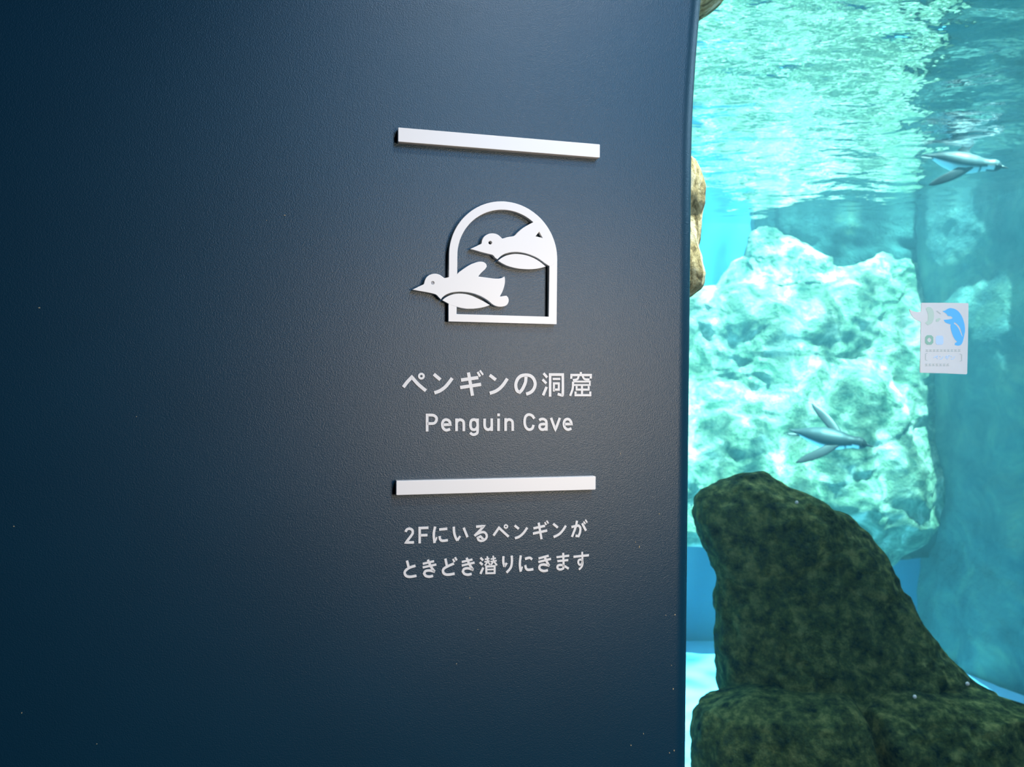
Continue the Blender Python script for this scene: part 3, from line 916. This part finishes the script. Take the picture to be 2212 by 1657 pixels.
def make_penguin(loc, rot, length, label, flap=(35, -30), neck=0.0):
    """spine along +X (head forward), back +Z, flippers +-Y"""
    root = empty('penguin', loc)
    root.rotation_euler = rot
    tag(root, label, 'penguin')
    L = length
    sec = [(-0.50, 0.004, 0.004, 0.0), (-0.44, 0.030, 0.014, 0.0), (-0.36, 0.055, 0.045, -0.004), (-0.25, 0.098, 0.092, -0.008), (-0.10, 0.135, 0.130, -0.014), (0.03, 0.138, 0.132, -0.014),
           (0.14, 0.118, 0.112, -0.006), (0.22, 0.088, 0.084, 0.002), (0.28, 0.074, 0.074, 0.008), (0.34, 0.076, 0.078, 0.012), (0.39, 0.064, 0.066, 0.010), (0.425, 0.036, 0.036, 0.006), (0.44, 0.012, 0.012, 0.004)]
    seg = 24
    vs, fs, att = [], [], []
    def bend(x): return neck * max(0, x - 0.15) ** 1.3
    xs = []
    for i in range(len(sec) - 1):
        for s in range(4):
            t = s / 4
            xs.append([a + (b - a) * (t * t * (3 - 2 * t) * 0.4 + t * 0.6) for a, b in zip(sec[i], sec[i + 1])])
    xs.append(list(sec[-1]))
    for x, ry, rz, cz in xs:
        for k in range(seg):
            a = 2 * math.pi * k / seg
            vs.append(Vector((x, ry * math.cos(a), cz + rz * math.sin(a) + bend(x))) * L)
            white = 1.0 if (math.sin(a) < -0.12 and x < 0.27 and x > -0.42) else 0.0
            if 0.19 < x < 0.215 and math.sin(a) < 0.1: white = 0.0
            if 0.27 <= x < 0.36 and -0.5 < math.sin(a) < 0.25: white = 1.0
            att.append(white)
    for i in range(len(xs) - 1):
        for k in range(seg):
            q = (k + 1) % seg
            fs.append((i * seg + k, i * seg + q, (i + 1) * seg + q, (i + 1) * seg + k))
    fs += [tuple(range(seg)), tuple((len(xs) - 1) * seg + k for k in range(seg))]
    body = mesh_obj('body', vs, fs, M_pg, None, True)
    at_ = body.data.attributes.new('plumage', 'FLOAT', 'POINT')
    at_.data.foreach_set('value', att)
    body.parent = root
    def blade(name, root_p, tip_p, chord, thick, mat, curve=0.0):
        a, b = Vector(root_p), Vector(tip_p)
        ax = (b - a).normalized()
        side = Vector((1, 0, 0))
        side = (side - ax * side.dot(ax)).normalized()
        nn = ax.cross(side)
        vs, fs = [], []
        N, K = 12, 12
        for i in range(N + 1):
            t = i / N
            w = chord * (0.72 + 0.5 * math.sin(math.pi * min(t * 1.15, 1)) * 0.6) * (1 if t < 0.7 else math.sqrt(max(0.02, 1 - ((t - 0.7) / 0.3) ** 2)))
            c = a.lerp(b, t) - Vector((curve * t * t, 0, 0))
            for k in range(K):
                an = 2 * math.pi * k / K
                vs.append((c + side * math.cos(an) * w / 2 + nn * math.sin(an) * thick * (1 - 0.6 * t)) * L)
        for i in range(N):
            for k in range(K):
                q = (k + 1) % K
                fs.append((i * K + k, i * K + q, (i + 1) * K + q, (i + 1) * K + k))
        fs += [tuple(range(K)), tuple(N * K + k for k in range(K))]
        o = mesh_obj(name, vs, fs, mat, None, True)
        o.parent = root
        return o
    for sgn, fl in ((1, flap[0]), (-1, flap[1])):
        an = math.radians(fl)
        blade('flipper', (0.10, sgn * 0.10, 0.0), (-0.24, sgn * (0.10 + 0.36 * math.cos(an)), 0.36 * math.sin(an)), 0.12, 0.016, M_beak, 0.08)
        blade('foot', (-0.36, sgn * 0.035, -0.02), (-0.52, sgn * 0.06, -0.03), 0.05, 0.010, M_beak)
    vs = []
    for x, r in ((0.425, 0.024), (0.46, 0.016), (0.50, 0.009), (0.525, 0.003)):
        for k in range(10):
            a = 2 * math.pi * k / 10
            vs.append(Vector((x, r * math.cos(a) * 0.7, 0.006 + r * math.sin(a) + bend(x) - 0.1 * (x - 0.425))) * L)
    fs = [(i * 10 + k, i * 10 + (k + 1) % 10, (i + 1) * 10 + (k + 1) % 10, (i + 1) * 10 + k) for i in range(3) for k in range(10)]
    fs += [tuple(range(10)), tuple(30 + k for k in range(10))]
    bk = mesh_obj('beak', vs, fs, M_beak, None, True)
    bk.parent = root
    for sgn in (1, -1):
        bm = bmesh.new()
        bmesh.ops.create_uvsphere(bm, u_segments=10, v_segments=8, radius=0.009 * L)
        me = bpy.data.meshes.new('eye')
        bm.to_mesh(me); bm.free()
        me.materials.append(M_beak)
        e = bpy.data.objects.new('eye', me)
        COL.objects.link(e)
        e.parent = root
        e.location = Vector((0.375, sgn * 0.064, 0.028 + bend(0.375))) * L
    return root
R_ = math.radians
make_penguin(at(1793, 946, 5.9), (R_(28), R_(10), R_(-26)), 0.56, 'penguin swimming underwater in front of the sunlit rock, flippers swept back', (38, -38))
make_penguin(at(2082, 350, 5.35), (R_(20), R_(16), R_(-20)), 0.50, 'penguin floating just under the water surface at upper right', (60, -70), 0.1)

# ------------------------------------------------------------------ bubbles
for x, y, d, r, lab in ((1721, 1085, 2.75, 0.0055, 'bright air bubble near the top of the leaning rock'), (1976, 1505, 2.4, 0.0055, 'bright air bubble in front of the cracked boulder'),
                        (2090, 1477, 2.4, 0.0055, 'bright air bubble at the right edge of the leaning rock')):
    bm = bmesh.new()
    bmesh.ops.create_uvsphere(bm, u_segments=16, v_segments=12, radius=r)
    me = bpy.data.meshes.new('air_bubble')
    bm.to_mesh(me); bm.free()
    for p in me.polygons: p.use_smooth = True
    me.materials.append(M_white)
    o = bpy.data.objects.new('air_bubble', me)
    COL.objects.link(o)
    o.location = at(x, y, d)
    tag(o, lab, 'bubble', 'air bubbles in the water')
